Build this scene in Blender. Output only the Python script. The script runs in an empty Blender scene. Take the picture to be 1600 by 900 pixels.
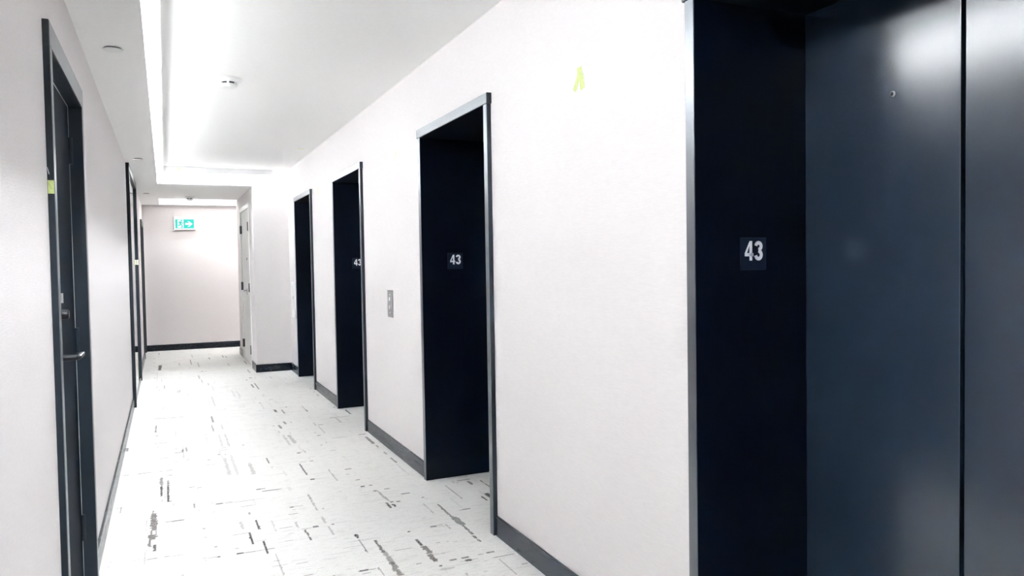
import bpy, bmesh, math, random
import numpy as np
from mathutils import Matrix, Vector

# ------------------------------------------------------------------ camera
H = 1.352
F_PX, YAW, PIT, ROL = 1195.3576, .4251, -.0335, -.0162
fh = Vector((math.sin(YAW), math.cos(YAW), 0)); rh = Vector((math.cos(YAW), -math.sin(YAW), 0)); zu = Vector((0, 0, 1))
fw = fh*math.cos(PIT) + zu*math.sin(PIT); up = -fh*math.sin(PIT) + zu*math.cos(PIT)
r2 = rh*math.cos(ROL) + up*math.sin(ROL); u2 = -rh*math.sin(ROL) + up*math.cos(ROL)
cam_d = bpy.data.cameras.new('camera'); cam = bpy.data.objects.new('camera', cam_d)
bpy.context.scene.collection.objects.link(cam)
m = Matrix((r2, u2, -fw)).transposed().to_4x4(); m.translation = (0, 0, H)
cam.matrix_world = m
cam_d.sensor_width = 36; cam_d.lens = F_PX/1600*36; cam_d.clip_start = .02; cam_d.clip_end = 100
bpy.context.scene.camera = cam

# ------------------------------------------------------------------ world, exposure, light strengths
sc = bpy.context.scene
w = bpy.data.worlds.new('world'); sc.world = w; w.use_nodes = True
w.node_tree.nodes['Background'].inputs[0].default_value = (.8, .85, .9, 1)
w.node_tree.nodes['Background'].inputs[1].default_value = .02
sc.view_settings.view_transform = 'Standard'; sc.view_settings.look = 'None'
sc.view_settings.gamma = 1; sc.view_settings.use_curve_mapping = False
sc.view_settings.exposure = 2.42
LED = 85.0            # strength of the cove strips
FILL = 2.2          # strength of the unseen fill light added for the far wall
sc.cycles.max_bounces = 14; sc.cycles.diffuse_bounces = 8; sc.cycles.glossy_bounces = 4
sc.cycles.sample_clamp_indirect = 6

# ------------------------------------------------------------------ dimensions (metres); x right, y along the corridor, z up
XL, XR = -.32, 1.467
YB, YC, YE, YF = -3.2, 10.203, 12.565, 13.711   # behind, cross wall, end of closet wall, far wall
XP = 1.032
ZC, ZB = 2.575, 2.373                           # main ceiling, bulkheads
XBK = -.057                                     # inner face of the long bulkhead
XD = 1.88                                       # lift door plane
ZH, ZI = 2.178, 2.128

C = sc.collection
# ------------------------------------------------------------------ helpers
def tag(o, label=None, cat=None, group=None, kind=None):
    if label: o['label'] = label
    if cat: o['category'] = cat
    if group: o['group'] = group
    if kind: o['kind'] = kind
    return o
def thing(name, loc, label, cat, group=None, kind=None):
    o = bpy.data.objects.new(name, None); C.objects.link(o); o.location = loc
    o.empty_display_size = .05
    return tag(o, label, cat, group, kind)
def box(bm, x0, x1, y0, y1, z0, z1, bev=0):
    x0, x1 = sorted((x0, x1)); y0, y1 = sorted((y0, y1)); z0, z1 = sorted((z0, z1))
    v = [bm.verts.new(p) for p in ((x0,y0,z0),(x1,y0,z0),(x1,y1,z0),(x0,y1,z0),(x0,y0,z1),(x1,y0,z1),(x1,y1,z1),(x0,y1,z1))]
    fs = [bm.faces.new([v[i] for i in q]) for q in ((3,2,1,0),(4,5,6,7),(0,1,5,4),(1,2,6,5),(2,3,7,6),(3,0,4,7))]
    if bev:
        es = list({e for f in fs for e in f.edges})
        bmesh.ops.bevel(bm, geom=es, offset=bev, segments=2, affect='EDGES', profile=.5)
def lathe(bm, prof, axis='z', n=32, loc=(0,0,0)):
    """prof: list of (radius, height) along the axis"""
    rings = []
    for r, hh in prof:
        ring = []
        for i in range(n if r > 1e-6 else 1):
            a = 2*math.pi*i/n; p = (r*math.cos(a), r*math.sin(a), hh)
            if axis == 'x': p = (hh, r*math.cos(a), r*math.sin(a))
            if axis == 'y': p = (r*math.sin(a), hh, r*math.cos(a))
            ring.append(bm.verts.new((p[0]+loc[0], p[1]+loc[1], p[2]+loc[2])))
        rings.append(ring)
    for a, b in zip(rings, rings[1:]):
        if len(a) == 1 and len(b) == 1: continue
        for i in range(n):
            j = (i+1) % n
            if len(a) == 1: bm.faces.new((a[0], b[i], b[j]))
            elif len(b) == 1: bm.faces.new((a[i], a[j], b[0]))
            else: bm.faces.new((a[i], a[j], b[j], b[i]))
    for ring in (rings[0], rings[-1]):
        if len(ring) > 2: bm.faces.new(ring)
def ribbon(bm, pts, wd, plane, off, th):
    """a flat stroke of width wd along 2-D points, raised th; plane maps (a, b, t) to 3-D"""
    L = []
    for i, p in enumerate(pts):
        p = Vector(p); d = Vector((0, 0))
        if i > 0: d += (p-Vector(pts[i-1])).normalized()
        if i < len(pts)-1: d += (Vector(pts[i+1])-p).normalized()
        d.normalize(); nn = Vector((-d.y, d.x))
        L.append((p+nn*wd/2, p-nn*wd/2))
    for (a, b), (c, d) in zip(L, L[1:]):
        poly(bm, [a, b, d, c], plane, off, th)
def poly(bm, pts, plane, off, th):
    lo = [bm.verts.new(plane(p[0], p[1], off)) for p in pts]; hi = [bm.verts.new(plane(p[0], p[1], off+th)) for p in pts]
    n = len(pts); bm.faces.new(hi); bm.faces.new(lo[::-1])
    for i in range(n): bm.faces.new((lo[i], lo[(i+1)%n], hi[(i+1)%n], hi[i]))
def obj(name, bm, mat, parent=None, smooth=False):
    """links the bmesh (given in world coordinates) as one mesh object"""
    me = bpy.data.meshes.new(name); bmesh.ops.recalc_face_normals(bm, faces=bm.faces)
    o = bpy.data.objects.new(name, me); C.objects.link(o)
    if parent is not None:
        off = Vector(parent.location); q = parent.parent
        while q is not None: off = off + Vector(q.location); q = q.parent
        bm.transform(Matrix.Translation(-off)); o.parent = parent
    bm.to_mesh(me); bm.free(); me.materials.append(mat)
    if smooth:
        for p in me.polygons: p.use_smooth = True
        a = me.attributes
        try: me.set_sharp_from_angle(angle=math.radians(35))
        except Exception: pass
    return o
def boxes(name, L, mat, parent=None, bev=0):
    bm = bmesh.new()
    for b in L: box(bm, *b, bev=bev)
    return obj(name, bm, mat, parent)
def struct(name, L, mat, label, cat, bev=0):
    return tag(boxes(name, L, mat, None, bev), label, cat, kind='structure')

# ------------------------------------------------------------------ materials
def mat(name, col, rough=.5, metal=0., ior=1.5, coat=0., emit=None, es=0., spec=.5):
    mm = bpy.data.materials.new(name); mm.use_nodes = True; b = mm.node_tree.nodes['Principled BSDF']
    b.inputs['Base Color'].default_value = (*col, 1); b.inputs['Roughness'].default_value = rough
    b.inputs['Metallic'].default_value = metal; b.inputs['IOR'].default_value = ior
    b.inputs['Specular IOR Level'].default_value = spec; b.inputs['Coat Weight'].default_value = coat
    if emit: b.inputs['Emission Color'].default_value = (*emit, 1); b.inputs['Emission Strength'].default_value = es
    return mm
def nd(mm, t, **kw):
    n = mm.node_tree.nodes.new(t)
    for k, v in kw.items(): setattr(n, k, v)
    return n
def ln(mm, a, b): mm.node_tree.links.new(a, b)
def noise_on(mm, scale, amount, detail=3., bump=0., rough_amt=0.):
    """stretched noise in object space: slight colour variation and relief"""
    b = mm.node_tree.nodes['Principled BSDF']
    tc = nd(mm, 'ShaderNodeTexCoord'); mp = nd(mm, 'ShaderNodeMapping'); mp.inputs['Scale'].default_value = scale
    no = nd(mm, 'ShaderNodeTexNoise'); no.inputs['Scale'].default_value = 1.; no.inputs['Detail'].default_value = detail
    ln(mm, tc.outputs['Object'], mp.inputs[0]); ln(mm, mp.outputs[0], no.inputs['Vector'])
    if amount:
        mx = nd(mm, 'ShaderNodeMix', data_type='RGBA', blend_type='MULTIPLY'); mx.inputs[0].default_value = 1.
        mr = nd(mm, 'ShaderNodeMapRange'); mr.inputs['From Min'].default_value = .3; mr.inputs['From Max'].default_value = .7
        mr.inputs['To Min'].default_value = 1-amount; mr.inputs['To Max'].default_value = 1.+amount
        ln(mm, no.outputs['Fac'], mr.inputs['Value'])
        mx.inputs[6].default_value = b.inputs['Base Color'].default_value
        ln(mm, mr.outputs[0], mx.inputs[7]); ln(mm, mx.outputs[2], b.inputs['Base Color'])
    if bump:
        bp = nd(mm, 'ShaderNodeBump'); bp.inputs['Strength'].default_value = bump; bp.inputs['Distance'].default_value = .002
        ln(mm, no.outputs['Fac'], bp.inputs['Height']); ln(mm, bp.outputs[0], b.inputs['Normal'])
    if rough_amt:
        mr = nd(mm, 'ShaderNodeMapRange'); r0 = b.inputs['Roughness'].default_value
        mr.inputs['From Min'].default_value = .3; mr.inputs['From Max'].default_value = .7
        mr.inputs['To Min'].default_value = r0-rough_amt; mr.inputs['To Max'].default_value = r0+rough_amt
        ln(mm, no.outputs['Fac'], mr.inputs['Value']); ln(mm, mr.outputs[0], b.inputs['Roughness'])
    return mm
M = {}
M['wall'] = noise_on(mat('wallpaper_weave', (.672, .643, .644), .75), (25, 25, 330), .035, 4, .25)
M['ceiling'] = noise_on(mat('ceiling_paint', (.88, .88, .868), .75, spec=.2), (40, 40, 40), .012, 3, .05)
M['cove'] = mat('cove_white', (.88, .88, .88), .6)
M['white'] = mat('white_paint', (.83, .83, .82), .4)
M['dark'] = noise_on(mat('dark_frame_paint', (.005, .010, .017), .38, ior=1.45, spec=.4), (90, 90, 6), .1, 3, 0, .05)
M['base'] = noise_on(mat('baseboard_vinyl', (.004, .008, .015), .24, ior=1.42, spec=.45), (30, 6, 60), .3, 3, 0, .06)
M['lift'] = mat('lift_door_enamel', (.009, .016, .028), .22, ior=1.6)
M['reveal'] = mat('lift_reveal_enamel', (.0002, .0012, .0045), .4, ior=1.33, spec=.2)
M['leaf'] = mat('black_door_leaf', (.002, .005, .010), .6, spec=.03)
M['sheen'] = noise_on(mat('frame_sheen_metal', (.17, .178, .19), .38, metal=1.), (120, 120, 8), .06, 2, 0, .04)  # lighter metal that stands in for grazing sheen on dark frame fronts
M['black'] = mat('black_gap', (.003, .003, .004), .8)
M['plate'] = mat('number_plate_plastic', (.0015, .006, .018), .35, spec=.3)
M['digit'] = mat('digit_white', (1., 1., 1.), .5)
M['steel'] = noise_on(mat('brushed_steel', (.42, .43, .44), .36, metal=1.), (200, 200, 8), .1, 2, 0, .06)
M['dark_metal'] = mat('dark_metal_hardware', (.035, .037, .04), .3, metal=1.)
M['steel2'] = mat('bright_steel', (.75, .75, .75), .25, metal=1.)
M['led'] = mat('led_strip', (.9, .9, .9), emit=(.95, .99, 1.03), es=LED)
M['led_far'] = mat('led_strip_dimmer', (.9, .9, .9), emit=(.95, .99, 1.03), es=LED*.35)
M['led_mid'] = mat('led_strip_crosswise', (.9, .9, .9), emit=(.95, .99, 1.03), es=LED*.6)
M['fill_light'] = mat('fill_light_glow', (.9, .9, .9), emit=(1, .985, .96), es=FILL)  # glow of the added fill light
M['tape'] = noise_on(mat('green_masking_tape', (.50, .59, .22), .6), (120, 120, 120), .2, 3, .3)
M['tape_pale'] = mat('pale_tape', (.72, .72, .50), .6)
M['plastic'] = mat('white_plastic', (.80, .80, .79), .35)
M['mirror'] = mat('mirror_silver', (.92, .93, .93), .04, metal=1.)
M['gasket'] = mat('pale_gasket', (.45, .45, .44), .5)
M['slot'] = mat('dark_slot', (.01, .01, .012), .6)
M['exit_green'] = mat('exit_green', (.0, .16, .14), .4, emit=(0., .62, .54), es=.16)
M['exit_white'] = mat('exit_white', (.6, .7, .69), .4, emit=(.8, 1., .98), es=.05)
M['door_white'] = mat('closet_door_paint', (.74, .75, .73), .45)

def carpet_mat():
    mm = mat('carpet_loop_pile', (.8, .79, .765), .95, spec=.1); b = mm.node_tree.nodes['Principled BSDF']
    at = nd(mm, 'ShaderNodeVertexColor', layer_name='print')
    tc = nd(mm, 'ShaderNodeTexCoord')
    cur = at.outputs['Color']
    # flecks: thin pale-grey lines across the corridor, then loop-scale mottling
    for scl, lo, hi, dark in (((16, 150, 1), .57, .70, (.66, .655, .64)), ((7, 70, 1), .60, .74, (.74, .735, .71)), ((180, 110, 1), .50, .80, (.72, .715, .70))):
        mp = nd(mm, 'ShaderNodeMapping'); mp.inputs['Scale'].default_value = scl
        no = nd(mm, 'ShaderNodeTexNoise'); no.inputs['Scale'].default_value = 1; no.inputs['Detail'].default_value = 3; no.inputs['Roughness'].default_value = .6
        ln(mm, tc.outputs['Object'], mp.inputs[0]); ln(mm, mp.outputs[0], no.inputs['Vector'])
        mr = nd(mm, 'ShaderNodeMapRange'); mr.inputs['From Min'].default_value = lo; mr.inputs['From Max'].default_value = hi
        ln(mm, no.outputs['Fac'], mr.inputs['Value'])
        mx = nd(mm, 'ShaderNodeMix', data_type='RGBA', blend_type='MULTIPLY')
        mx.inputs[7].default_value = (*dark, 1)
        ln(mm, mr.outputs[0], mx.inputs[0]); ln(mm, cur, mx.inputs[6]); cur = mx.outputs[2]
    ln(mm, cur, b.inputs['Base Color'])
    mp = nd(mm, 'ShaderNodeMapping'); mp.inputs['Scale'].default_value = (260, 200, 1)
    no = nd(mm, 'ShaderNodeTexNoise'); no.inputs['Scale'].default_value = 1; no.inputs['Detail'].default_value = 2
    ln(mm, tc.outputs['Object'], mp.inputs[0]); ln(mm, mp.outputs[0], no.inputs['Vector'])
    bp = nd(mm, 'ShaderNodeBump'); bp.inputs['Strength'].default_value = .5; bp.inputs['Distance'].default_value = .004
    ln(mm, no.outputs['Fac'], bp.inputs['Height']); ln(mm, bp.outputs[0], b.inputs['Normal'])
    return mm
M['carpet'] = carpet_mat()

MARKS = """
0 -0.099 4.621 4.688 0.0020 0.80 1
0 -0.095 4.518 4.629 0.0148 0.75 1
0 -0.093 4.327 4.518 0.0172 0.75 1
0 -0.103 4.260 4.332 0.0051 0.70 1
0 -0.080 4.248 4.320 0.0042 0.70 1
0 -0.098 4.179 4.257 0.0209 0.75 1
0 -0.108 4.078 4.184 0.0071 0.75 1
0 -0.084 4.008 4.104 0.0075 0.80 1
0 -0.067 4.006 4.283 0.0067 0.25 2
0 -0.128 4.344 4.536 0.0033 0.30 0
0 -0.125 3.845 4.009 0.0029 0.40 0
0 -0.058 4.955 5.183 0.0072 0.70 0
0 -0.022 4.819 5.164 0.0060 0.75 0
0 -0.039 4.817 5.173 0.0109 0.12 1
0 -0.265 4.725 4.833 0.0045 0.70 0
0 0.112 4.628 4.719 0.0047 0.60 0
0 0.208 4.330 4.708 0.0114 0.30 2
0 0.328 4.131 4.264 0.0079 0.35 0
0 0.352 3.885 4.065 0.0062 0.85 0
0 -0.056 4.836 4.889 0.0037 0.50 0
0 0.005 4.733 4.784 0.0026 0.50 0
0 0.383 4.365 4.405 0.0057 0.60 0
0 0.403 4.092 4.254 0.0065 0.80 0
0 0.403 3.727 3.909 0.0051 0.85 0
0 0.436 3.428 3.710 0.0031 0.45 0
0 0.615 3.810 3.979 0.0054 0.80 0
0 0.730 4.261 4.590 0.0051 0.40 0
0 0.589 4.021 4.124 0.0056 0.35 0
0 0.730 4.033 4.150 0.0058 0.35 0
0 0.734 3.839 3.975 0.0056 0.35 0
0 0.477 4.021 4.207 0.0020 0.20 0
0 0.832 3.736 3.793 0.0100 0.80 0
0 0.829 3.526 3.715 0.0034 0.65 0
0 0.899 3.491 3.671 0.0088 0.70 0
0 1.117 4.304 4.478 0.0042 0.35 0
0 0.829 3.231 3.329 0.0031 0.50 0
0 1.357 3.923 4.064 0.0064 0.75 0
0 1.356 3.810 3.923 0.0086 0.60 0
0 1.364 3.673 3.810 0.0195 0.65 0
0 1.360 3.525 3.676 0.0071 0.75 0
0 1.355 3.411 3.510 0.0069 0.75 0
0 1.085 3.496 3.586 0.0086 0.80 0
0 1.090 3.379 3.488 0.0153 0.75 1
0 1.083 3.275 3.372 0.0121 0.80 1
0 0.901 3.330 3.503 0.0109 0.50 1
0 0.895 3.195 3.361 0.0137 0.65 1
0 1.129 4.235 4.339 0.0041 0.45 0
0 1.105 4.115 4.219 0.0075 0.75 0
0 1.132 4.121 4.183 0.0075 0.80 0
0 1.288 3.921 4.120 0.0035 0.35 0
0 1.516 4.086 4.362 0.0031 0.35 0
0 1.287 3.649 3.732 0.0033 0.40 0
0 1.631 3.996 4.079 0.0056 0.75 0
0 1.676 4.035 4.121 0.0126 0.60 0
0 1.351 2.981 3.175 0.0024 0.50 0
0 1.156 3.058 3.091 0.0046 0.40 0
0 -0.110 6.915 7.225 0.0061 0.65 0
0 0.040 6.670 6.942 0.0037 0.35 0
0 -0.061 5.217 5.406 0.0104 0.60 0
0 -0.059 4.963 5.217 0.0061 0.60 0
0 -0.021 5.080 5.307 0.0074 0.65 0
0 -0.021 4.827 5.055 0.0065 0.65 0
0 -0.040 4.826 5.381 0.0083 0.10 1
0 0.084 5.882 6.290 0.0047 0.35 0
0 0.106 6.085 6.240 0.0062 0.55 0
0 0.080 6.082 6.167 0.0068 0.60 0
0 0.356 6.110 6.598 0.0088 0.22 0
0 0.402 6.099 6.576 0.0088 0.28 0
0 0.330 5.756 6.049 0.0068 0.20 0
0 0.343 5.258 5.749 0.0127 0.28 0
0 0.392 5.235 5.815 0.0109 0.20 0
0 0.344 7.112 7.438 0.0091 0.35 0
0 0.325 6.723 7.008 0.0063 0.50 0
0 0.400 6.769 6.987 0.0071 0.25 0
0 0.259 6.343 6.672 0.0103 0.18 0
0 0.490 5.209 5.486 0.0127 0.15 0
0 -0.297 6.298 6.424 0.0100 0.60 0
0 -0.206 6.216 6.374 0.0047 0.20 0
0 0.613 5.442 5.607 0.0047 0.65 0
0 0.490 5.202 5.534 0.0127 0.18 0
0 0.798 5.023 5.331 0.0071 0.70 0
0 0.946 4.797 5.094 0.0045 0.40 0
0 0.732 4.494 4.596 0.0051 0.30 0
0 0.821 5.926 6.312 0.0098 0.25 0
0 0.864 5.962 6.285 0.0151 0.35 0
0 0.843 6.565 6.726 0.0105 0.65 0
0 0.902 6.731 6.858 0.0108 0.60 0
0 0.954 6.753 6.826 0.0059 0.40 0
0 1.126 6.543 6.685 0.0075 0.30 0
0 1.137 6.217 6.519 0.0057 0.30 0
0 1.341 6.565 6.804 0.0078 0.35 0
0 1.497 6.897 7.137 0.0083 0.75 0
0 0.886 5.621 5.740 0.0050 0.40 0
0 0.901 7.328 7.477 0.0117 0.70 0
0 0.960 7.221 7.437 0.0063 0.50 0
0 1.167 7.212 7.322 0.0073 0.50 0
0 0.808 6.396 6.503 0.0086 0.25 0
0 1.398 5.661 5.922 0.0117 0.60 0
0 1.401 5.535 5.607 0.0075 0.50 0
0 1.401 5.302 5.386 0.0073 0.45 0
0 1.399 5.043 5.194 0.0085 0.60 0
0 1.389 4.729 4.993 0.0054 0.25 0
0 1.123 4.251 4.440 0.0036 0.35 0
0 1.518 4.093 4.390 0.0038 0.35 0
0 1.671 4.324 4.406 0.0085 0.65 0
0 1.746 4.203 4.391 0.0046 0.65 0
0 1.679 4.031 4.125 0.0157 0.65 0
0 1.631 3.993 4.085 0.0062 0.70 0
0 1.873 4.491 4.554 0.0077 0.50 0
0 -0.126 13.087 13.416 0.0110 0.35 0
0 -0.128 12.714 12.962 0.0083 0.40 2
0 -0.105 11.111 11.699 0.0210 0.75 0
0 -0.085 11.384 11.687 0.0085 0.50 0
0 -0.129 9.818 10.945 0.0095 0.25 2
0 -0.075 9.860 10.240 0.0065 0.20 0
0 -0.045 9.388 9.698 0.0053 0.50 0
0 -0.123 9.433 9.675 0.0062 0.30 0
0 0.297 11.537 12.157 0.0068 0.55 0
0 0.140 11.447 11.865 0.0066 0.30 0
0 0.383 11.197 11.720 0.0066 0.40 0
0 0.342 9.991 10.322 0.0088 0.35 0
0 0.360 9.606 9.907 0.0056 0.45 0
0 0.416 9.416 9.574 0.0046 0.45 0
0 0.448 8.940 9.343 0.0053 0.20 0
0 0.758 12.166 12.536 0.0085 0.50 0
0 0.798 12.081 12.386 0.0084 0.45 0
0 0.763 11.125 11.426 0.0111 0.25 0
0 0.108 9.010 9.202 0.0060 0.40 0
0 0.089 8.991 9.148 0.0102 0.30 0
0 0.361 8.019 8.450 0.0072 0.15 0
0 0.404 7.945 8.541 0.0080 0.25 0
0 0.625 8.415 8.841 0.0077 0.15 0
0 0.674 8.390 8.715 0.0085 0.15 0
0 0.994 11.182 11.564 0.0091 0.50 0
0 0.947 10.216 10.574 0.0084 0.30 0
0 0.867 8.965 9.201 0.0064 0.50 0
0 0.344 7.135 7.419 0.0071 0.40 0
0 0.336 12.424 12.867 0.0060 0.40 0
0 -0.056 8.029 8.177 0.0068 0.25 0
0 -0.175 8.398 8.533 0.0070 0.20 0
0 0.559 12.052 12.291 0.0106 0.50 0
0 0.905 8.808 9.289 0.0083 0.55 0
0 0.863 8.931 9.206 0.0101 0.40 0
0 1.135 9.569 9.766 0.0070 0.30 0
0 0.946 10.257 10.577 0.0084 0.25 0
0 1.165 7.206 7.542 0.0055 0.55 0
0 0.819 7.566 7.863 0.0040 0.25 0
0 0.962 7.205 7.436 0.0046 0.45 0
0 1.414 8.022 8.143 0.0079 0.40 0
0 1.417 8.290 8.356 0.0072 0.40 0
1 4.439 -0.039 -0.012 0.0106 0.80 0
1 4.434 -0.012 0.059 0.0107 0.75 0
1 3.904 -0.119 -0.069 0.0094 0.85 0
1 3.906 -0.043 -0.018 0.0082 0.70 0
1 3.898 -0.018 0.043 0.0055 0.50 0
1 4.642 0.223 0.266 0.0143 0.80 0
1 4.650 0.142 0.199 0.0080 0.40 0
1 4.631 0.266 0.436 0.0083 0.40 0
1 3.801 0.118 0.139 0.0067 0.50 0
1 3.795 0.139 0.195 0.0068 0.55 0
1 3.788 0.184 0.197 0.0109 0.80 0
1 3.787 0.268 0.301 0.0083 0.80 0
1 3.787 0.301 0.355 0.0056 0.50 0
1 4.061 0.268 0.350 0.0072 0.60 0
1 4.237 0.135 0.155 0.0117 0.60 0
1 3.765 0.127 0.140 0.0079 0.60 0
1 4.031 -0.124 -0.105 0.0100 0.50 0
1 4.046 -0.044 0.041 0.0089 0.25 0
1 4.099 0.139 0.151 0.0078 0.60 0
1 3.933 0.179 0.193 0.0088 0.60 0
1 4.506 0.244 0.260 0.0096 0.60 0
1 4.570 0.126 0.136 0.0096 0.60 0
1 4.825 -0.291 -0.256 0.0079 0.60 0
1 4.828 -0.023 0.000 0.0104 0.60 0
1 3.946 -0.274 -0.262 0.0079 0.50 0
1 3.888 -0.279 -0.267 0.0077 0.50 0
1 3.631 0.025 0.037 0.0084 0.60 0
1 4.122 -0.186 -0.062 0.0060 0.15 0
1 4.527 0.341 0.431 0.0070 0.35 0
1 4.503 0.131 0.217 0.0076 0.25 0
1 3.858 0.267 0.289 0.0072 0.35 0
1 3.920 -0.204 -0.128 0.0047 0.30 0
1 4.835 0.464 0.495 0.0115 0.75 0
1 4.782 0.491 0.596 0.0103 0.45 0
1 4.388 0.596 0.621 0.0138 0.85 0
1 4.390 0.621 0.671 0.0070 0.50 0
1 4.264 0.571 0.626 0.0112 0.70 0
1 4.527 0.351 0.415 0.0080 0.50 0
1 4.646 0.269 0.317 0.0082 0.50 0
1 4.634 0.317 0.497 0.0063 0.30 0
1 4.058 0.494 0.566 0.0067 0.55 0
1 3.990 0.597 0.652 0.0066 0.55 0
1 4.003 0.657 0.689 0.0202 0.80 0
1 3.998 0.751 0.769 0.0154 0.70 0
1 3.788 0.266 0.301 0.0097 0.85 0
1 3.787 0.301 0.392 0.0056 0.60 0
1 3.784 0.392 0.442 0.0100 0.75 0
1 3.617 0.413 0.447 0.0066 0.50 0
1 3.535 0.503 0.559 0.0058 0.50 0
1 3.551 0.397 0.472 0.0051 0.35 0
1 3.854 0.495 0.540 0.0061 0.40 0
1 3.325 0.740 0.786 0.0148 0.85 0
1 3.324 0.786 0.818 0.0062 0.60 0
1 3.288 0.745 0.786 0.0060 0.50 0
1 3.383 0.510 0.551 0.0072 0.60 0
1 3.325 0.628 0.640 0.0083 0.60 0
1 4.280 0.757 0.767 0.0136 0.40 0
1 4.476 1.094 1.116 0.0135 0.70 0
1 3.861 0.262 0.289 0.0072 0.30 0
1 4.339 0.603 0.624 0.0077 0.40 0
1 4.006 0.779 0.841 0.0052 0.20 0
1 3.636 0.735 0.844 0.0044 0.25 0
1 3.921 0.361 0.425 0.0069 0.40 0
1 4.339 1.224 1.282 0.0099 0.60 0
1 4.223 1.312 1.333 0.0149 0.50 0
1 4.220 1.126 1.149 0.0184 0.70 0
1 4.213 1.161 1.186 0.0144 0.70 0
1 3.905 1.427 1.496 0.0086 0.60 0
1 3.723 1.202 1.238 0.0134 0.85 0
1 3.728 1.239 1.275 0.0068 0.60 0
1 3.708 1.078 1.095 0.0129 0.80 0
1 3.490 0.947 1.033 0.0064 0.50 0
1 3.258 1.140 1.178 0.0131 0.70 0
1 3.263 1.198 1.238 0.0120 0.80 0
1 3.224 1.204 1.236 0.0144 0.80 0
1 3.263 1.282 1.312 0.0095 0.60 0
1 3.267 1.325 1.368 0.0097 0.70 0
1 3.202 1.328 1.442 0.0061 0.60 0
1 3.223 1.079 1.092 0.0126 0.80 0
1 3.288 0.992 1.019 0.0064 0.70 0
1 3.173 1.062 1.140 0.0056 0.55 0
1 3.069 1.233 1.251 0.0048 0.40 0
1 3.072 1.414 1.449 0.0115 0.70 0
1 3.495 1.156 1.177 0.0104 0.60 0
1 3.490 1.206 1.216 0.0090 0.60 0
1 3.472 1.237 1.260 0.0067 0.40 0
1 3.356 1.099 1.153 0.0151 0.20 0
1 3.226 1.176 1.271 0.0052 0.30 0
1 4.479 1.161 1.192 0.0069 0.40 0
1 3.865 1.203 1.227 0.0071 0.20 0
1 3.715 1.439 1.493 0.0070 0.25 0
3 7.561 -0.139 0.141 0.0177 0.45 0 7.507
1 6.774 -0.111 -0.085 0.0242 0.50 0
1 6.470 -0.121 -0.016 0.0167 0.40 0
1 6.217 0.027 0.048 0.0174 0.40 0
1 6.081 0.023 0.080 0.0167 0.50 0
1 6.085 -0.130 -0.093 0.0130 0.40 0
1 5.950 -0.079 -0.011 0.0126 0.40 0
1 5.795 0.017 0.055 0.0121 0.35 0
1 5.815 0.100 0.117 0.0154 0.40 0
1 5.743 0.231 0.251 0.0184 0.60 0
1 5.598 0.205 0.276 0.0117 0.40 0
1 5.572 -0.290 -0.250 0.0119 0.50 0
1 5.569 -0.202 -0.176 0.0121 0.70 0
1 5.573 -0.176 -0.116 0.0122 0.55 0
1 5.570 -0.077 -0.050 0.0124 0.50 0
1 5.569 -0.031 0.008 0.0125 0.60 0
1 5.438 -0.029 0.007 0.0159 0.60 0
1 5.074 0.094 0.131 0.0106 0.50 0
1 5.043 0.139 0.170 0.0117 0.55 0
1 5.042 0.170 0.213 0.0083 0.40 0
1 5.090 0.015 0.072 0.0070 0.30 0
1 4.835 0.465 0.520 0.0104 0.60 0
1 4.824 -0.019 -0.001 0.0125 0.60 0
1 6.095 0.491 0.509 0.0180 0.50 0
1 5.875 0.308 0.321 0.0228 0.60 0
1 5.857 0.351 0.364 0.0228 0.50 0
1 6.072 0.337 0.382 0.0175 0.30 0
1 6.000 0.336 0.384 0.0171 0.30 0
1 4.649 0.295 0.317 0.0093 0.50 0
1 4.644 0.225 0.263 0.0122 0.70 0
1 6.000 0.152 0.189 0.0132 0.20 0
1 4.683 0.137 0.221 0.0072 0.35 0
1 6.344 -0.096 -0.079 0.0160 0.40 0
1 5.646 0.829 0.854 0.0262 0.70 0
1 5.669 0.855 0.877 0.0132 0.40 0
1 5.373 0.801 0.855 0.0119 0.30 0
1 5.367 0.871 0.900 0.0180 0.50 0
1 5.450 0.878 0.895 0.0139 0.35 0
1 4.905 0.797 0.826 0.0201 0.85 0
1 4.840 0.465 0.493 0.0103 0.70 0
1 4.780 0.487 0.614 0.0091 0.35 0
1 5.042 1.045 1.091 0.0193 0.50 0
1 4.915 1.025 1.050 0.0157 0.40 0
1 4.756 1.050 1.081 0.0149 0.60 0
1 4.599 1.047 1.073 0.0164 0.60 0
1 4.606 1.099 1.114 0.0118 0.50 0
1 5.811 1.026 1.044 0.0178 0.60 0
1 5.888 1.080 1.090 0.0257 0.70 0
1 5.970 0.955 0.963 0.0222 0.50 0
1 6.151 1.061 1.092 0.0199 0.60 0
1 6.272 1.059 1.078 0.0185 0.40 0
1 6.558 1.145 1.187 0.0204 0.50 0
1 6.817 1.290 1.347 0.0248 0.45 0
1 6.816 1.347 1.475 0.0176 0.30 0
1 6.007 0.897 1.003 0.0112 0.25 0
1 6.003 1.148 1.276 0.0136 0.35 0
1 6.027 1.361 1.429 0.0120 0.35 0
1 6.707 0.787 0.810 0.0314 0.40 0
1 5.323 0.614 0.623 0.0169 0.70 0
1 4.750 0.657 0.663 0.0138 0.40 0
1 5.601 1.057 1.105 0.0117 0.35 0
1 6.171 0.819 0.841 0.0193 0.30 0
3 6.218 1.329 1.341 0.0374 0.30 0 6.128
1 6.351 0.879 0.889 0.0246 0.50 0
1 4.597 1.045 1.074 0.0140 0.60 0
1 4.604 1.101 1.117 0.0118 0.50 0
1 4.471 1.096 1.111 0.0134 0.60 0
1 4.483 1.161 1.200 0.0103 0.50 0
1 4.219 1.129 1.145 0.0163 0.75 0
1 4.216 1.160 1.185 0.0123 0.65 0
1 4.338 1.228 1.284 0.0088 0.45 0
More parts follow.
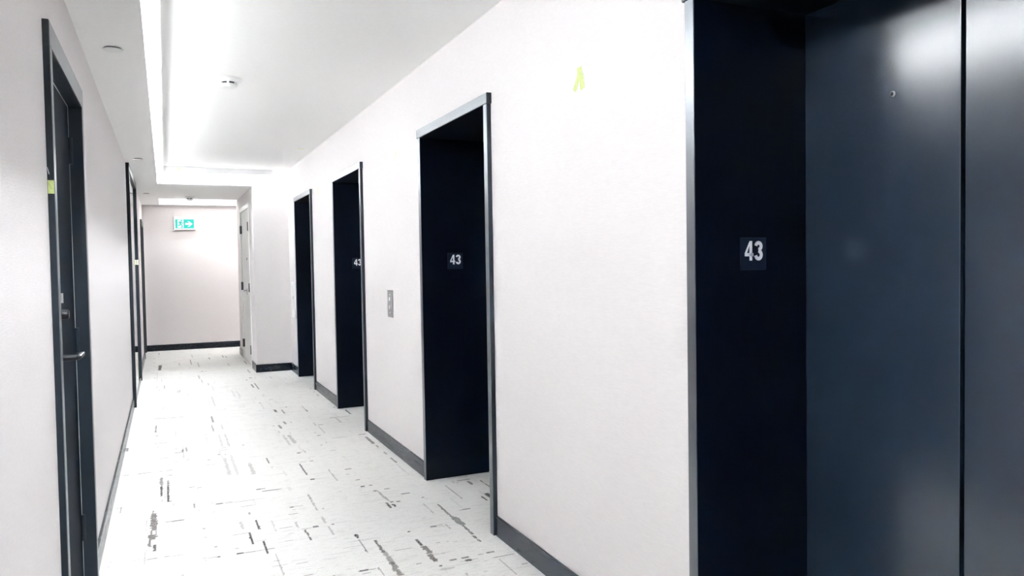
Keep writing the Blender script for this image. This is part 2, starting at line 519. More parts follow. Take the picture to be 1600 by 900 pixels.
1 4.223 1.316 1.330 0.0148 0.50 0
1 4.441 1.611 1.706 0.0148 0.55 0
1 4.406 1.599 1.607 0.0144 0.50 0
1 4.515 1.691 1.713 0.0128 0.40 0
1 3.909 1.447 1.499 0.0086 0.60 0
1 6.024 1.365 1.422 0.0160 0.35 0
1 4.595 1.108 1.124 0.0118 0.40 0
1 4.427 1.578 1.594 0.0241 0.25 0
1 4.516 1.650 1.687 0.0178 0.25 0
1 12.594 -0.201 -0.166 0.0591 0.50 0
1 12.027 -0.192 -0.166 0.0970 0.60 0
1 10.684 0.385 0.411 0.0989 0.70 0
1 10.671 0.431 0.456 0.0721 0.40 0
1 11.144 0.244 0.276 0.0386 0.35 0
1 12.008 0.073 0.130 0.0441 0.25 0
3 10.698 0.137 0.151 0.0525 0.35 0 10.645
1 10.224 0.127 0.140 0.0723 0.40 0
3 10.409 -0.159 -0.153 0.0481 0.40 0 10.325
1 9.312 -0.103 -0.086 0.0326 0.40 0
1 8.838 0.177 0.191 0.0424 0.35 0
1 8.864 0.237 0.252 0.0430 0.25 0
1 8.729 0.646 0.663 0.0561 0.30 0
1 7.540 -0.129 0.011 0.0172 0.30 0
1 7.542 0.011 0.139 0.0131 0.20 0
1 7.959 -0.127 0.006 0.0143 0.20 0
1 7.717 0.388 0.486 0.0192 0.25 0
1 7.788 0.601 0.676 0.0150 0.25 0
1 7.562 0.336 0.467 0.0138 0.20 0
1 7.422 0.602 0.644 0.0228 0.25 0
1 9.750 0.887 0.926 0.0475 0.55 0
1 9.603 0.844 0.858 0.0612 0.50 0
3 10.856 -0.204 -0.128 0.0349 0.30 0 10.768
3 11.647 -0.189 -0.102 0.0693 0.20 0 11.376
1 11.317 0.698 0.718 0.0725 0.30 0
1 12.430 0.402 0.418 0.0606 0.30 0
1 12.655 0.379 0.390 0.0626 0.40 0
1 7.966 0.426 0.439 0.0204 0.30 0
1 9.102 0.038 0.080 0.0222 0.25 0
1 9.741 0.892 0.924 0.0554 0.60 0
1 9.588 0.843 0.856 0.0687 0.55 0
1 8.355 0.886 0.904 0.0413 0.50 0
1 7.909 0.809 0.824 0.0369 0.55 0
1 7.553 1.013 1.029 0.0347 0.60 0
1 9.489 1.276 1.302 0.0548 0.40 0
1 8.575 1.415 1.432 0.0460 0.55 0
1 9.605 1.064 1.078 0.0392 0.30 0
1 8.052 0.919 0.961 0.0221 0.30 0
1 7.316 1.423 1.436 0.0442 0.70 0
1 7.268 1.280 1.368 0.0168 0.20 0
3 7.481 0.882 0.914 0.0330 0.50 0 7.368
1 9.077 1.235 1.253 0.0502 0.20 0
1 8.316 0.814 0.826 0.0290 0.20 0
1 9.772 0.954 0.972 0.0320 0.40 0
"""
# ------------------------------------------------------------------ floor: one carpet, its printed strokes stored per vertex
def carpet():
    rng = np.random.default_rng(5)
    xs = np.arange(-.45, 1.9401, .005); xs = np.concatenate([xs, [3.2]])
    ys = np.concatenate([np.arange(YB, 2.6, .05), np.arange(2.6, 7., .008), np.arange(7., 13.72, .02), [13.9]])
    X, Y = np.meshgrid(xs, ys); nx, ny = len(xs), len(ys)
    base = np.array([.70, .693, .675]); col = np.tile(base, (ny, nx, 1))
    ink = np.array([[.014, .0135, .014], [.065, .05, .045], [.48, .39, .35]])
    def blend(iy, ix, a, t):
        s = np.ix_(iy, ix); a = np.asarray(a)[..., None]; col[s] = col[s]*(1-a) + ink[t]*a
    def rng_ix(arr, a, b): return np.arange(np.searchsorted(arr, a), np.searchsorted(arr, b))
    def stroke_v(x, y0, y1, hw, sh, t):                  # along the corridor, ragged sides in 18 mm steps
        hw = max(hw, .0035); iy = rng_ix(ys, y0, y1)
        if not len(iy): iy = np.array([min(np.searchsorted(ys, (y0+y1)/2), ny-1)])
        ix = rng_ix(xs, x-hw*1.6-.004, x+hw*1.6+.004)
        if not len(ix): return
        k = ((ys[iy]-y0)/.018).astype(int); ja = rng.uniform(.6, 1.2, k.max()+1)[k]; jb = rng.uniform(.6, 1.2, k.max()+1)[k]
        g = xs[ix][None, :]-x
        a = ((g < (hw*ja)[:, None]) & (g > -(hw*jb)[:, None]))*sh*rng.uniform(.8, 1.1, (len(iy), len(ix)))
        blend(iy, ix, np.clip(a, 0, 1), t)
    def stroke_h(y, x0, x1, hw, sh):                     # across the corridor, tapering ends
        hw = min(max(hw, .004), .02); ix = rng_ix(xs, x0, x1)
        if not len(ix): ix = np.array([min(np.searchsorted(xs, (x0+x1)/2), nx-1)])
        iy = rng_ix(ys, y-hw, y+hw)
        if not len(iy): iy = np.array([np.argmin(abs(ys-y))])
        u = (xs[ix]-x0)/max(x1-x0, .01); e = np.clip(np.minimum(u, 1-u)*6+.35, 0, 1)
        a = np.clip(sh*e[None, :]*rng.uniform(.75, 1.1, (len(iy), len(ix))), 0, 1)
        blend(iy, ix, a, 0)
    # faint background strokes everywhere
    for _ in range(2600):
        y = rng.uniform(YB, 13.6); x = rng.uniform(-.32, 1.9); L = rng.choice([.03, .05, .1, .2])
        stroke_h(y, x, x+L*rng.uniform(.6, 1.3), .004, rng.uniform(.04, .2))
    for _ in range(240):
        y = rng.uniform(YB, 13.6); x = rng.uniform(-.32, 1.9)
        stroke_v(x, y, y+rng.uniform(.04, .25), rng.uniform(.003, .009), rng.uniform(.04, .16), int(rng.integers(0, 3)))
    for _ in range(130):                                 # the corridor behind the camera
        y = rng.uniform(YB, 2.6); x = rng.uniform(-.32, 1.46); stroke_v(x, y, y+rng.uniform(.1, .4), rng.uniform(.004, .015), rng.uniform(.3, .8), int(rng.integers(0, 2)))
    for row in MARKS.strip().split('\n'):                # the strokes the photograph lets one pick out
        q = [float(v) for v in row.split()]
        if q[0] == 0: stroke_v(q[1], q[2], q[3], q[4], min(q[5]*1.15, 1), int(q[6]))
        elif q[0] == 1: stroke_h(q[1], q[2], q[3], q[4]*.6, min(q[5]*1.15, 1))
        else:
            n = 4
            for k in range(n):
                y = q[1]+(q[7]-q[1])*(k+.5)/n; a = q[2]+(q[3]-q[2])*k/n; b = q[2]+(q[3]-q[2])*(k+1)/n
                stroke_h(y, min(a, b), max(a, b), q[4]*.6, min(q[5]*1.15, 1))
    co = np.stack([X, Y, np.zeros_like(X)], -1).reshape(-1, 3)
    i = np.arange(nx*ny).reshape(ny, nx); f = np.stack([i[:-1, :-1], i[:-1, 1:], i[1:, 1:], i[1:, :-1]], -1).reshape(-1, 4)
    me = bpy.data.meshes.new('floor'); me.vertices.add(len(co)); me.vertices.foreach_set('co', co.ravel())
    me.loops.add(f.size); me.loops.foreach_set('vertex_index', f.ravel().astype(np.int32))
    me.polygons.add(len(f)); me.polygons.foreach_set('loop_start', np.arange(0, f.size, 4, dtype=np.int32))
    me.update(calc_edges=True)
    at = me.color_attributes.new('print', 'FLOAT_COLOR', 'POINT')
    at.data.foreach_set('color', np.concatenate([col.reshape(-1, 3), np.ones((nx*ny, 1))], 1).ravel().astype(np.float32))
    me.materials.append(M['carpet'])
    o = bpy.data.objects.new('floor', me); C.objects.link(o)
    tag(o, 'off-white carpet with scattered dark and brown dashes covering the corridor floor', 'carpet', kind='structure')
carpet()

# ------------------------------------------------------------------ lifts: frame lines along y (near outer, far outer)
LIFTS = [(.737, 1.907), (3.451, 4.582), (6.107, 7.258), (8.430, 9.580)]
JF, PR = .049, .0215                               # width and projection of the frame
# right wall: solid piers between the lift openings and lintels above them
L = []; y = YB
for n, f in LIFTS:
    L.append((XR, 1.96, y, n+JF-.012, 0, 2.72)); L.append((XR, 1.96, n+JF-.012, f-JF+.012, ZI+.012, 2.72)); y = f-JF+.012
L.append((XR, 1.96, y, YC, 0, 2.72))
struct('wall_right', L, M['wall'], 'long white papered wall on the right, pierced by the lift openings', 'wall')
struct('wall_corner', [(XP, 1.96, YC, 10.69, 0, ZC+.14), (XP, 2.2, 11.96, YE, 0, ZB+.3), (XP, 2.2, 10.69, 11.96, 2.19, ZB+.3)], M['wall'], 'pinkish wall block that narrows the corridor and holds the white closet doors', 'wall')
struct('wall_far', [(XL-.12, 3.2, YF, YF+.12, 0, 2.72)], M['wall'], 'pinkish end wall of the corridor with the exit sign', 'wall')
D1 = (2.72, 3.76); D3 = (12.60, 13.60)
O0, O1 = 8.25, 10.27
struct('wall_left', [(XL-.12, XL, YB, D1[0]+.038, 0, ZB+.3), (XL-.12, XL, D1[0]+.038, D1[1]-.038, 2.05, ZB+.3), (XL-.12, XL, D1[1]-.038, D3[0]+.038, 0, ZB+.3), (XL-.12, XL, D3[0]+.038, D3[1]-.038, 2.03, ZB+.3), (XL-.12, XL, D3[1]-.038, YF, 0, ZB+.3)], M['wall'],
    'pale pinkish papered wall on the left with the black doors', 'wall')
struct('wall_behind', [(XL-.12, 1.96, YB-.12, YB, 0, 2.72)], M['wall'], 'plain end wall of the corridor behind the camera', 'wall')
struct('wall_side_corridor', [(3.1, 3.2, YE-.1, YF, 0, 2.72), (2.2, 3.2, YE-.1, YE, 0, 2.72)], M['wall'], 'end walls of the cross corridor turning right', 'wall')

ceil = struct('ceiling', [(XBK-.01, 1.96, YB, YC+.01, ZC, ZC+.14), (XBK-.01, 3.2, 12.45, YF, ZC, ZC+.14)], M['ceiling'], 'white raised ceiling panel with a lit recess along its edges', 'ceiling')
boxes('bulkhead', [(XL-.12, XBK, YB, YF, ZB, ZC+.14)], M['ceiling'], ceil)
boxes('bulkhead', [(XBK, XP, YC, 12.45, ZB, ZC+.14)], M['ceiling'], ceil)
boxes('bulkhead', [(XBK, 3.2, YF-.16, YF, ZB, ZC)], M['ceiling'], ceil)
SL = .057
boxes('cove_lip', [(XBK+SL, XBK+SL+.012, YB, YC-SL, ZC-.070, ZC)], M['cove'], ceil)
boxes('cove_lip', [(XBK+SL, 1.287, YC-SL-.012, YC-SL, ZC-.070, ZC)], M['cove'], ceil)
boxes('cove_lip', [(XBK, 3.0, YF-.16-SL-.012, YF-.16-SL, ZC-.070, ZC)], M['cove'], ceil)
def led(name, b, label, m='led'):
    tag(boxes(name, [b], M[m]), label, 'light', 'led strips in the ceiling recess')
led('led_strip', (XBK+SL-.011, XBK+SL-.002, YB+.1, YC-SL+.003, ZC-.044, ZC-.014), 'glowing led strip running lengthwise along the left edge of the ceiling recess')
led('led_strip', (XBK+SL+.02, 1.27, YC-SL+.002, YC-SL+.011, ZC-.044, ZC-.014), 'glowing led strip running crosswise above the narrowing of the corridor', 'led_mid')
led('led_strip', (XBK+.02, 2.9, YF-.16-SL+.002, YF-.16-SL+.011, ZC-.044, ZC-.014), 'glowing led strip crosswise above the exit sign wall', 'led_far')

# ------------------------------------------------------------------ baseboards
BH, BT = .1, .013
n_, f_ = zip(*LIFTS)
def baseboard(name, b, label): return tag(boxes(name, [b], M['base'], None, .002), label, 'baseboard', kind='structure')
for a, b, lab in ((YB, n_[0], 'dark baseboard of the right wall before the nearest lift'), (f_[0], n_[1], 'dark baseboard of the right wall between the nearest and second lift'),
                  (f_[1], n_[2], 'dark baseboard under the call button plate'), (f_[2], n_[3], 'dark baseboard of the right wall between the third and farthest lift'),
                  (f_[3], YC, 'short dark baseboard beyond the farthest lift')):
    baseboard('baseboard_right', (XR-BT, XR, a+.001, b-.001, 0, BH), lab)
baseboard('baseboard_corner', (XP-BT, XR-BT, YC-BT, YC, 0, BH), 'dark baseboard of the short wall facing the camera')
baseboard('baseboard_corner', (XP-BT, XP, YC, 10.69, 0, BH), 'short dark baseboard in front of the closet doors')
baseboard('baseboard_corner', (XP-BT, XP, 11.96, YE, 0, BH), 'short dark baseboard behind the closet doors')
baseboard('baseboard_far', (XL, 3.1, YF-BT, YF, 0, BH), 'dark baseboard of the end wall below the exit sign')
baseboard('baseboard_left', (XL, XL+BT, YB, D1[0]-.001, 0, BH), 'dark baseboard of the left wall before the nearest black door')
baseboard('baseboard_left', (XL, XL+BT, D1[1]+.001, O0, 0, BH), 'dark baseboard of the left wall beyond the nearest black door')
baseboard('baseboard_left', (XL, XL+BT, O1, D3[0]-.001, 0, BH), 'dark baseboard between the framed mirror and the farthest left door')

# ------------------------------------------------------------------ lift entrances
FOUR = lambda s, w: None
def number43(bm, plane, off, x, z, h, wd):
    """the digits 4 and 3, white raised strokes; x, z the lower left corner, h height, wd total width"""
    dw = wd*.47; t = h*.185; th = .0012
    pl = lambda a, b, q: plane(x+a, z+b, q)
    # 4
    poly(bm, [(dw*.58, h), (dw*.86, h), (dw*.86, h*.0), (dw*.56, 0), (dw*.56, h*.6)], pl, off, th)
    poly(bm, [(0, h*.22), (dw*1.02, h*.22), (dw*1.02, h*.385), (0, h*.385)], pl, off, th)
    poly(bm, [(0, h*.385), (dw*.25, h*.385), (dw*.70, h), (dw*.58, h)], pl, off, th)
    # 3
    x0 = wd*.53; rx = dw*.5-t*.5; cx = x0+dw*.5; up_, lo = [], []
    for i in range(17):
        a = math.radians(172-i*(172+90)/16); up_.append((cx+rx*.96*math.cos(a), h*.735+(h*.265-t/2)*math.sin(a)))
    for i in range(17):
        a = math.radians(90-i*(262)/16); lo.append((cx+rx*math.cos(a), h*.29+(h*.29-t/2)*math.sin(a)))
    ribbon(bm, up_, t, pl, off, th); ribbon(bm, lo, t, pl, off, th)
def lift(i, n, f, label, plate):
    t = thing('elevator_entrance', (XR, (n+f)/2, 0), label, 'elevator', 'elevator entrances along the right wall')
    a, b = n+JF, f-JF
    xf = XR-PR
    boxes('frame_jamb', [(xf, XR+.03, n+.006, a, 0, ZI)], M['dark'], t, .002)
    boxes('frame_jamb', [(xf, XR+.03, b, f-.006, 0, ZI)], M['dark'], t, .002)
    boxes('frame_head', [(xf-.004, XR+.03, n-.004, f+.004, ZI-.002, ZH)], M['dark'], t, .002)
    boxes('sheen_plate', [(xf-.0015, xf, n+.008, a-.001, .001, ZI-.003)], M['sheen'], t)  # added plates imitate the sheen on the front of the dark frame
    boxes('sheen_plate', [(xf-.0015, xf, b+.001, f-.008, .001, ZI-.003)], M['sheen'], t)
    boxes('sheen_plate', [(xf-.0055, xf-.004, n-.002, f+.002, ZI, ZH-.002)], M['sheen'], t)
    boxes('side_reveal', [(xf+.0006, XD+.004, a-.011, a+.001, .002, ZI-.001)], M['reveal'], t)
    boxes('side_reveal', [(xf+.0006, XD+.004, b-.001, b+.011, .002, ZI-.001)], M['reveal'], t)
    boxes('head_reveal', [(xf-.003, XD+.02, a-.011, b+.011, ZI-.003, ZI+.011)], M['reveal'], t)
    mid = (a+b)/2
    for k, (p, q) in enumerate(((a, mid-.003), (mid+.003, b))):
        d = boxes('door_panel', [(XD, XD+.035, p+.004, q-.001, .008, ZI-.001)], M['lift'], t, .003)
        if plate and i == 0 and k == 1:
            bm = bmesh.new(); lathe(bm, [(.0085, 0), (.0085, -.003), (.006, -.004), (.0052, -.004)], 'x', 24, (XD, 1.531, 1.808))
            kh = obj('key_hole', bm, M['steel'], d, True); tag(kh, 'small round access keyhole')
            bm = bmesh.new(); lathe(bm, [(.0052, -.0035), (.0052, -.0046), (0, -.0046)], 'x', 16, (XD, 1.531, 1.808)); o = obj('key_slot', bm, M['slot'], d)
    boxes('sill', [(XD-.012, XD+.035, a, b, .001, .007)], M['steel'], t)
    boxes('hoistway_backing', [(XD+.045, XD+.05, a, b, 0, ZI)], M['black'], t)
    if plate:
        x0, z0 = 1.6125, 1.3165; w_, h_ = .1, .1
        bm = bmesh.new(); box(bm, x0, x0+w_, b-.006, b-.0005, z0, z0+h_, .0012)
        p = obj('number_plate', bm, M['plate'], t); tag(p, 'small navy plate reading 43')
        bm = bmesh.new(); number43(bm, lambda u, v, q: (u, b-.006-q, v), 0, x0+.0145, z0+.029, .0605, .0705)
        obj('digits', bm, M['digit'], p)
        bm = bmesh.new()
        for dx, dz in ((0, 0), (.004, .003), (.009, .004), (.012, .004), (.016, .0015), (.004, -.002)):
            lathe(bm, [(.0011, 0), (.0008, -.0008), (0, -.001)], 'y', 8, (x0+.04+dx, b-.006, z0+.014+dz))
        obj('braille_dots', bm, M['plate'], p)
labels = ['nearest dark navy elevator entrance at the right edge, closed double doors with a keyhole',
          'second elevator entrance from the camera, black recess right of the call button plate',
          'third elevator entrance from the camera, its 43 plate cut by its own frame',
          'farthest elevator entrance, black recess beside the short wall, no number in sight']
for i, (n, f) in enumerate(LIFTS): lift(i, n, f, labels[i], i < 3)

# ------------------------------------------------------------------ left: hinged black doors and the framed mirror
def black_door(name, y0, y1, ztop, label, lever, pr=.018):
    t = thing(name, (XL, (y0+y1)/2, 0), label, 'door', kind='structure')
    jf, hd = .05, .078
    a, b = y0+jf, y1-jf
    boxes('frame_jamb', [(XL-.12, XL+pr, y0, a, 0, ztop-hd)], M['dark'], t, .0015)
    boxes('frame_jamb', [(XL-.12, XL+pr, b, y1, 0, ztop-hd)], M['dark'], t, .0015)
    boxes('frame_head', [(XL-.12, XL+pr, y0, y1, ztop-hd, ztop)], M['dark'], t, .0015)
    xf = XL+pr
    boxes('sheen_plate', [(xf, xf+.0015, y0+.002, a-.001, .001, ztop-hd-.001)], M['sheen'], t)  # plates added on the door frame so its front looks lit
    boxes('sheen_plate', [(xf, xf+.0015, b+.001, y1-.002, .001, ztop-hd-.001)], M['sheen'], t)
    boxes('sheen_plate', [(xf, xf+.0015, y0+.002, y1-.002, ztop-hd+.001, ztop-.002)], M['sheen'], t)
    boxes('door_stop', [(XL-.10, XL-.085, a, a+.012, 0, ztop-hd), (XL-.10, XL-.085, b-.012, b, 0, ztop-hd), (XL-.10, XL-.085, a, b, ztop-hd-.012, ztop-hd)], M['dark'], t)
    boxes('weather_strip', [(XL-.038, XL-.0325, a+.002, b-.002, ztop-hd-.0045, ztop-hd-.001), (XL-.038, XL-.0325, b-.0045, b-.001, .01, ztop-hd-.001)], M['gasket'], t)
    leaf = boxes('door_leaf', [(XL-.08, XL-.034, a+.003, b-.003, .006, ztop-hd-.003)], M['leaf'], t, .0015)
    if lever:
        xf = XL-.034; yy = a+.075
        bm = bmesh.new(); lathe(bm, [(.026, xf), (.026, xf+.008), (.012, xf+.010), (.009, xf+.092), (0, xf+.092)], 'x', 24, (0, yy, 1.066))
        box(bm, xf+.084, xf+.098, yy-.010, yy+.115, 1.060, 1.073, .003)
        box(bm, xf+.070, xf+.090, yy+.104, yy+.115, 1.056, 1.070, .003)
        tag(obj('lever_handle', bm, M['dark_metal'], t, True), 'dark metal lever handle')
        bm = bmesh.new(); lathe(bm, [(.028, xf), (.028, xf+.012), (.018, xf+.016), (.016, xf+.064), (.013, xf+.067), (0, xf+.067)], 'x', 24, (0, yy, 1.207))
        tag(obj('deadbolt', bm, M['dark_metal'], t, True), 'steel deadbolt cylinder')
        bm = bmesh.new(); box(bm, XL+.001, XL+.026, a+.0005, a+.003, 1.247, 1.278, .0006)
        tag(obj('strike_plate', bm, M['steel2'], t), 'bright metal strike plate')
    for z in (.25, 1.05, 1.85):
        bm = bmesh.new(); lathe(bm, [(0, z-.055), (.008, z-.055), (.008, z+.055), (0, z+.055)], 'z', 12, (XL-.028, b-.004, 0))
        obj('hinge', bm, M['dark'], t, True)
    return t
black_door('door_1', D1[0], D1[1], 2.115, 'near black suite door on the left with lever handle and green tape on its frame', True)
black_door('door_3', D3[0], D3[1], 2.08, 'farthest black door on the left wall beside the end wall', False)
pt = thing('wall_mirror', (XL, (O0+O1)/2, 0), 'full-height mirror in a black frame on the left wall past the near black door', 'mirror')
boxes('frame_side', [(XL, XL+.031, O0, O0+.06, 0, ZB-.001)], M['dark'], pt, .002)
boxes('frame_side', [(XL, XL+.031, O1-.06, O1, 0, ZB-.001)], M['dark'], pt, .002)
boxes('frame_top', [(XL, XL+.029, O0+.06, O1-.06, ZB-.07, ZB-.001)], M['dark'], pt, .002)
boxes('sheen_plate', [(XL+.029, XL+.0305, O0+.061, O1-.061, ZB-.069, ZB-.002)], M['sheen'], pt)  # added plate for the bright sheen along the top of the frame
boxes('bottom_rail', [(XL, XL+.020, O0+.06, O1-.06, 0, .03)], M['steel'], pt, .001)
boxes('mirror_glass', [(XL, XL+.012, O0+.06, O1-.06, .03, ZB-.07)], M['mirror'], pt)

# ------------------------------------------------------------------ white closet doors in the corner wall
ct = thing('door_2', (XP, 11.32, 0), 'white double closet doors on the side of the narrowing wall', 'door', kind='structure')
boxes('frame_jamb', [(XP-.012, XP+.09, 10.69, 10.75, 0, 2.14)], M['white'], ct, .002)
boxes('frame_jamb', [(XP-.012, XP+.09, 11.90, 11.96, 0, 2.14)], M['white'], ct, .002)
boxes('frame_head', [(XP-.012, XP+.09, 10.69, 11.96, 2.14, 2.20)], M['white'], ct, .002)
for p, q, hy in ((10.753, 11.322, 10.78), (11.328, 11.897, 11.885)):
    d = boxes('door_leaf', [(XP+.006, XP+.05, p, q, .012, 2.137)], M['door_white'], ct, .002)
    for z in (.235, 1.07, 1.89):
        bm = bmesh.new(); box(bm, XP-.013, XP+.007, hy-.045, hy+.045, z-.058, z+.058); lathe(bm, [(0, z-.06), (.007, z-.06), (.007, z+.06), (0, z+.06)], 'z', 12, (XP-.014, hy, 0))
        tag(obj('hinge', bm, M['dark_metal'], d), 'dark metal butt hinge')
    if hy < 11:
        bm = bmesh.new(); lathe(bm, [(.026, 0), (.026, -.008), (.011, -.011), (.011, -.05), (0, -.05)], 'x', 20, (XP+.006, 11.27, 1.02))
        box(bm, XP-.047, XP-.033, 11.15, 11.28, 1.01, 1.03, .004)
        tag(obj('lever_handle', bm, M['steel'], d, True), 'steel lever handle')
        bm = bmesh.new(); box(bm, XP+.002, XP+.007, 11.25, 11.29, .96, 1.0, .001); box(bm, XP-.004, XP+.007, 11.262, 11.278, .975, .99)
        obj('lock', bm, M['steel'], d)
        bm = bmesh.new(); box(bm, XP, XP+.007, 11.13, 11.19, 1.45, 1.475, .002); box(bm, XP-.008, XP+.001, 11.14, 11.15, 1.44, 1.48, .001)
        obj('door_sign', bm, M['steel'], d)
boxes('closet_backing', [(XP+.1, XP+.12, 10.70, 11.95, 0, 2.19)], M['black'], ct)

# ------------------------------------------------------------------ call button plate
t = thing('call_button_plate', (XR, 5.355, .97), 'brushed steel call button plate on the white wall between two elevators', 'button plate')
boxes('face_plate', [(XR-.006, XR, 5.289, 5.421, .972, 1.168)], M['steel'], t, .0015)
for z, up_ in ((1.102, 1), (1.042, -1)):
    bm = bmesh.new(); lathe(bm, [(.017, XR-.006), (.017, XR-.009), (.014, XR-.0105), (0, XR-.0105)], 'x', 24, (0, 5.355, z))
    b = obj('button', bm, M['steel2'], t, True)
    bm = bmesh.new(); poly(bm, [(5.342, z-.009*up_), (5.368, z-.009*up_), (5.355, z+.013*up_)], lambda u, v, q: (XR-.0105-q, u, v), 0, .0012)
    obj('arrow', bm, M['digit'], b)
for z in (1.135, 1.008):
    bm = bmesh.new(); lathe(bm, [(.006, XR-.006), (.006, XR-.0075), (0, XR-.0085)], 'x', 16, (0, 5.355, z))
    obj('indicator_lamp', bm, M['digit'], t, True)

# ------------------------------------------------------------------ white intercom panel beyond the farthest lift
t = thing('intercom_panel', (XR, 9.89, .70), 'slim white panel on the strip of wall beyond the farthest elevator', 'wall panel')
boxes('housing', [(XR-.012, XR, 9.76, 10.02, .70, 1.145)], M['plastic'], t, .003)
boxes('slot', [(XR-.0135, XR-.011, 9.925, 9.938, .80, 1.11)], M['steel'], t)
boxes('button', [(XR-.017, XR-.011, 9.865, 9.885, .94, .97)], M['steel'], t, .001)

# ------------------------------------------------------------------ exit sign
ex0, ez0, ew, eh = .150, 1.972, .328, .215
t = thing('exit_sign', (ex0+ew/2, YF, ez0), 'lit green and white running man exit sign with right arrow on the end wall', 'exit sign')
boxes('housing', [(ex0, ex0+ew, YF-.05, YF, ez0, ez0+eh)], M['plastic'], t, .004)
yf = YF-.05
fx = lambda p: ex0+(p-245)/785*ew
fz = lambda q: ez0+(670-q)/495*eh
pl = lambda u, v, q: (u, yf-q, v)
boxes('green_panel', [(fx(298), fx(970), yf-.003, yf+.002, fz(615), fz(275))], M['exit_green'], t)
bm = bmesh.new(); poly(bm, [(fx(378), fz(600)), (fx(598), fz(600)), (fx(598), fz(292)), (fx(378), fz(292))], pl, .003, .0015)
dp = obj('door_pictogram', bm, M['exit_white'], t)
bm = bmesh.new()
P = lambda L: [(fx(a), fz(b)) for a, b in L]
lathe(bm, [(.013, yf-.0045), (.013, yf-.006)], 'y', 16, (fx(520), 0, fz(330)))
ribbon(bm, P([(505, 365), (480, 410), (465, 440)]), .028, pl, .0045, .0015)
ribbon(bm, P([(495, 375), (450, 372), (430, 400)]), .014, pl, .0045, .0015)
ribbon(bm, P([(500, 380), (535, 410), (580, 425)]), .014, pl, .0045, .0015)
ribbon(bm, P([(468, 440), (458, 500), (395, 510)]), .016, pl, .0045, .0015)
ribbon(bm, P([(480, 435), (530, 495), (545, 545), (535, 600)]), .016, pl, .0045, .0015)
obj('running_figure', bm, M['exit_green'], dp)
bm = bmesh.new()
ribbon(bm, P([(655, 445), (880, 445)]), .034, pl, .003, .0015)
poly(bm, P([(735, 340), (790, 345), (925, 445), (790, 560), (735, 560), (850, 445)]), pl, .0031, .0015)
obj('arrow', bm, M['exit_white'], t)

# ------------------------------------------------------------------ ceiling fittings
def smoke(loc, label, r=.078):
    t = thing('smoke_detector', loc, label, 'smoke detector', 'smoke detectors')
    x, y, z = loc
    bm = bmesh.new(); lathe(bm, [(r, z), (r, z-.008), (r*.96, z-.012), (r*.72, z-.026), (0, z-.026)], 'z', 40, (x, y, 0)); obj('base', bm, M['plastic'], t, True)
    bm = bmesh.new(); lathe(bm, [(r*.60, z-.026), (r*.60, z-.044), (0, z-.044)], 'z', 40, (x, y, 0)); obj('sensing_chamber', bm, M['slot'], t)
    bm = bmesh.new()
    for k in range(6):
        a = 2*math.pi*k/6+.35; c_, s_ = math.cos(a), math.sin(a)
        bx = bmesh.new(); box(bx, r*.5, r*.70, -.007, .007, z-.046, z-.024); bx.transform(Matrix.Translation((x, y, 0)) @ Matrix.Rotation(a, 4, 'Z'))
        me = bpy.data.meshes.new('t'); bx.to_mesh(me); bx.free(); bm.from_mesh(me); bpy.data.meshes.remove(me)
    tag(obj('rib_ring', bm, M['plastic'], t), kind='stuff')
    bm = bmesh.new(); lathe(bm, [(r*.70, z-.038), (r*.70, z-.044), (r*.58, z-.058), (r*.40, z-.062), (0, z-.062)], 'z', 40, (x, y, 0)); obj('cap', bm, M['plastic'], t, True)
smoke((.411, 5.32, ZC), 'white round smoke detector on the raised ceiling near the middle of the corridor')
smoke((.352, 11.96, ZB), 'small white smoke detector on the lowered ceiling before the exit sign', .07)
def cover(x, y, label):
    t = thing('sprinkler_cover', (x, y, ZB), label, 'sprinkler', 'concealed sprinkler covers in the left bulkhead')
    bm = bmesh.new(); lathe(bm, [(.036, ZB), (.036, ZB-.006), (0, ZB-.006)], 'z', 32, (x, y, 0)); obj('escutcheon', bm, M['slot'], t)
    bm = bmesh.new(); lathe(bm, [(.043, ZB-.006), (.043, ZB-.009), (.040, ZB-.011), (0, ZB-.0115)], 'z', 40, (x, y, 0)); obj('cover_disc', bm, M['plastic'], t, True)
cover(-.191, 4.015, 'white sprinkler cover disc nearest the camera, high beside the near black door')
cover(-.200, 7.94, 'white sprinkler cover disc above the framed mirror, middle of three')
cover(-.206, 11.58, 'white sprinkler cover disc farthest away, near the end wall')
t = thing('fire_sprinkler', (.455, 12.38, ZB), 'small pendant sprinkler head below the lit recess near the exit sign', 'sprinkler')
bm = bmesh.new(); lathe(bm, [(.022, ZB), (.022, ZB-.004), (.012, ZB-.008), (.008, ZB-.03), (0, ZB-.03)], 'z', 20, (.455, 12.38, 0)); obj('body', bm, M['steel2'], t, True)
bm = bmesh.new(); lathe(bm, [(0, ZB-.032), (.015, ZB-.034), (.015, ZB-.036), (0, ZB-.036)], 'z', 20, (.455, 12.38, 0)); obj('deflector', bm, M['steel2'], t, True)

# unseen fill light, added to brighten the exit sign wall evenly
def fill_light(x0, x1, y0, y1, z, label):
    t = thing('added_fill_light', ((x0+x1)/2, (y0+y1)/2, z), label, 'light')
    boxes('frame', [(x0-.02, x1+.02, y0-.02, y1+.02, z-.02, z)], M['plastic'], t, .002)
    boxes('glow_panel', [(x0, x1, y0, y1, z-.024, z-.018)], M['fill_light'], t)
fill_light(.02, 2.2, 12.72, 13.05, ZC, 'added unseen fill light in the raised ceiling, brightening the exit sign wall')

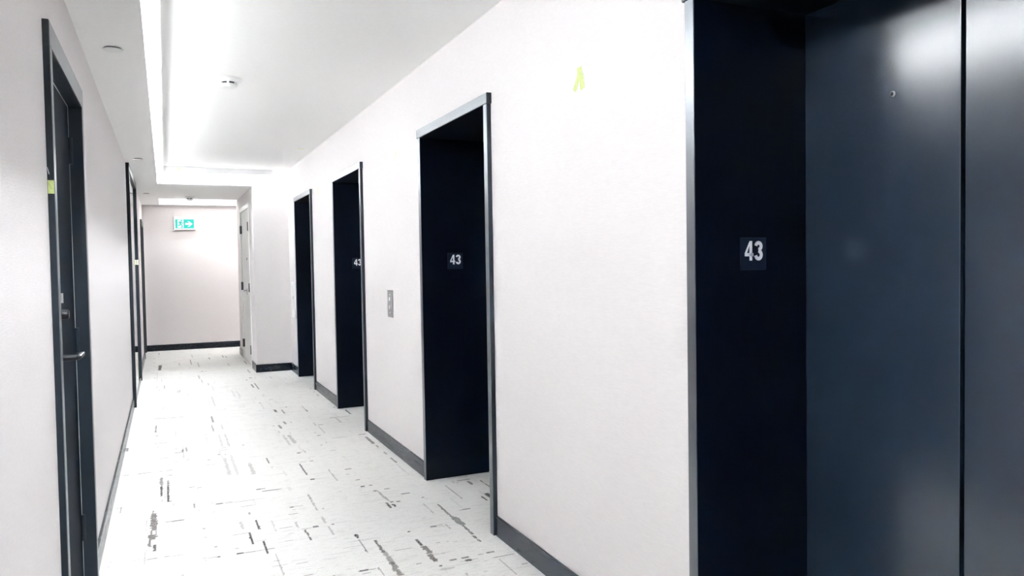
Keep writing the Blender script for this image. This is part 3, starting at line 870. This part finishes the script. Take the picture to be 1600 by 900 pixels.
# ------------------------------------------------------------------ bits of masking tape left by the painters
def tape(name, quads, plane, m, label):
    bm = bmesh.new()
    for q, lift_ in quads: poly(bm, q, plane, lift_, .0006)
    tag(obj(name, bm, m), label, 'tape')
pr_ = lambda u, v, q: (XR-.0003-q, u, v)
tape('masking_tape', [([(2.600, 2.094), (2.566, 2.096), (2.556, 2.056), (2.594, 2.052)], 0), ([(2.594, 2.070), (2.572, 2.060), (2.608, 2.006), (2.632, 2.018)], .0008),
     ([(2.582, 2.072), (2.552, 2.066), (2.540, 2.010), (2.572, 2.004)], .0016)], pr_, M['tape'], 'folded piece of yellow-green tape high on the wall between the nearest two elevators')
tape('masking_tape', [([(5.155, 2.128), (5.12, 2.132), (5.11, 2.10), (5.15, 2.095)], 0), ([(5.165, 2.098), (5.14, 2.10), (5.15, 2.07), (5.17, 2.07)], .0008)], pr_, M['tape_pale'], 'pale yellow tape scrap above the call button plate')
tape('masking_tape', [([(8.12, 2.16), (8.05, 2.16), (8.05, 2.09), (8.12, 2.09)], 0)], pr_, M['tape_pale'], 'pale tape scrap between the third and farthest elevator, high up')
tape('masking_tape', [([(1.29, 8.20), (1.36, 8.20), (1.37, 8.25), (1.30, 8.26)], 0)], lambda u, v, q: (u, v, ZC-.0003-q), M['tape_pale'], 'pale tape scrap stuck on the raised ceiling near the right wall')
tape('masking_tape', [([(.18, 2.515), (.205, 2.515), (.205, 2.565), (.18, 2.565)], 0)], lambda u, v, q: (u, YC-SL-.0124-q, v), M['tape_pale'], 'pale tape scrap on the lip of the crosswise ceiling recess')
yj = D1[0]
tape('masking_tape', [([(XL+.001, 1.585), (XL+.018, 1.585), (XL+.018, 1.626), (XL+.001, 1.626)], 0)], lambda u, v, q: (u, yj-.0003-q, v), M['tape'], 'green tape square on the edge of the near black door frame')
tape('masking_tape', [([(XL+.004, 1.645), (XL+.007, 1.643), (XL+.002, 1.665), (XL+.0005, 1.665)], 0)], lambda u, v, q: (u, yj-.0003-q, v), M['digit'], 'white paint scrap just above the green tape on the near door frame')
tape('masking_tape', [([(XL+.014, 1.395), (XL+.030, 1.395), (XL+.030, 1.455), (XL+.014, 1.455)], 0)], lambda u, v, q: (u, O1-.0603-q, v), M['tape_pale'], 'pale tape scrap on the far upright of the black mirror frame')
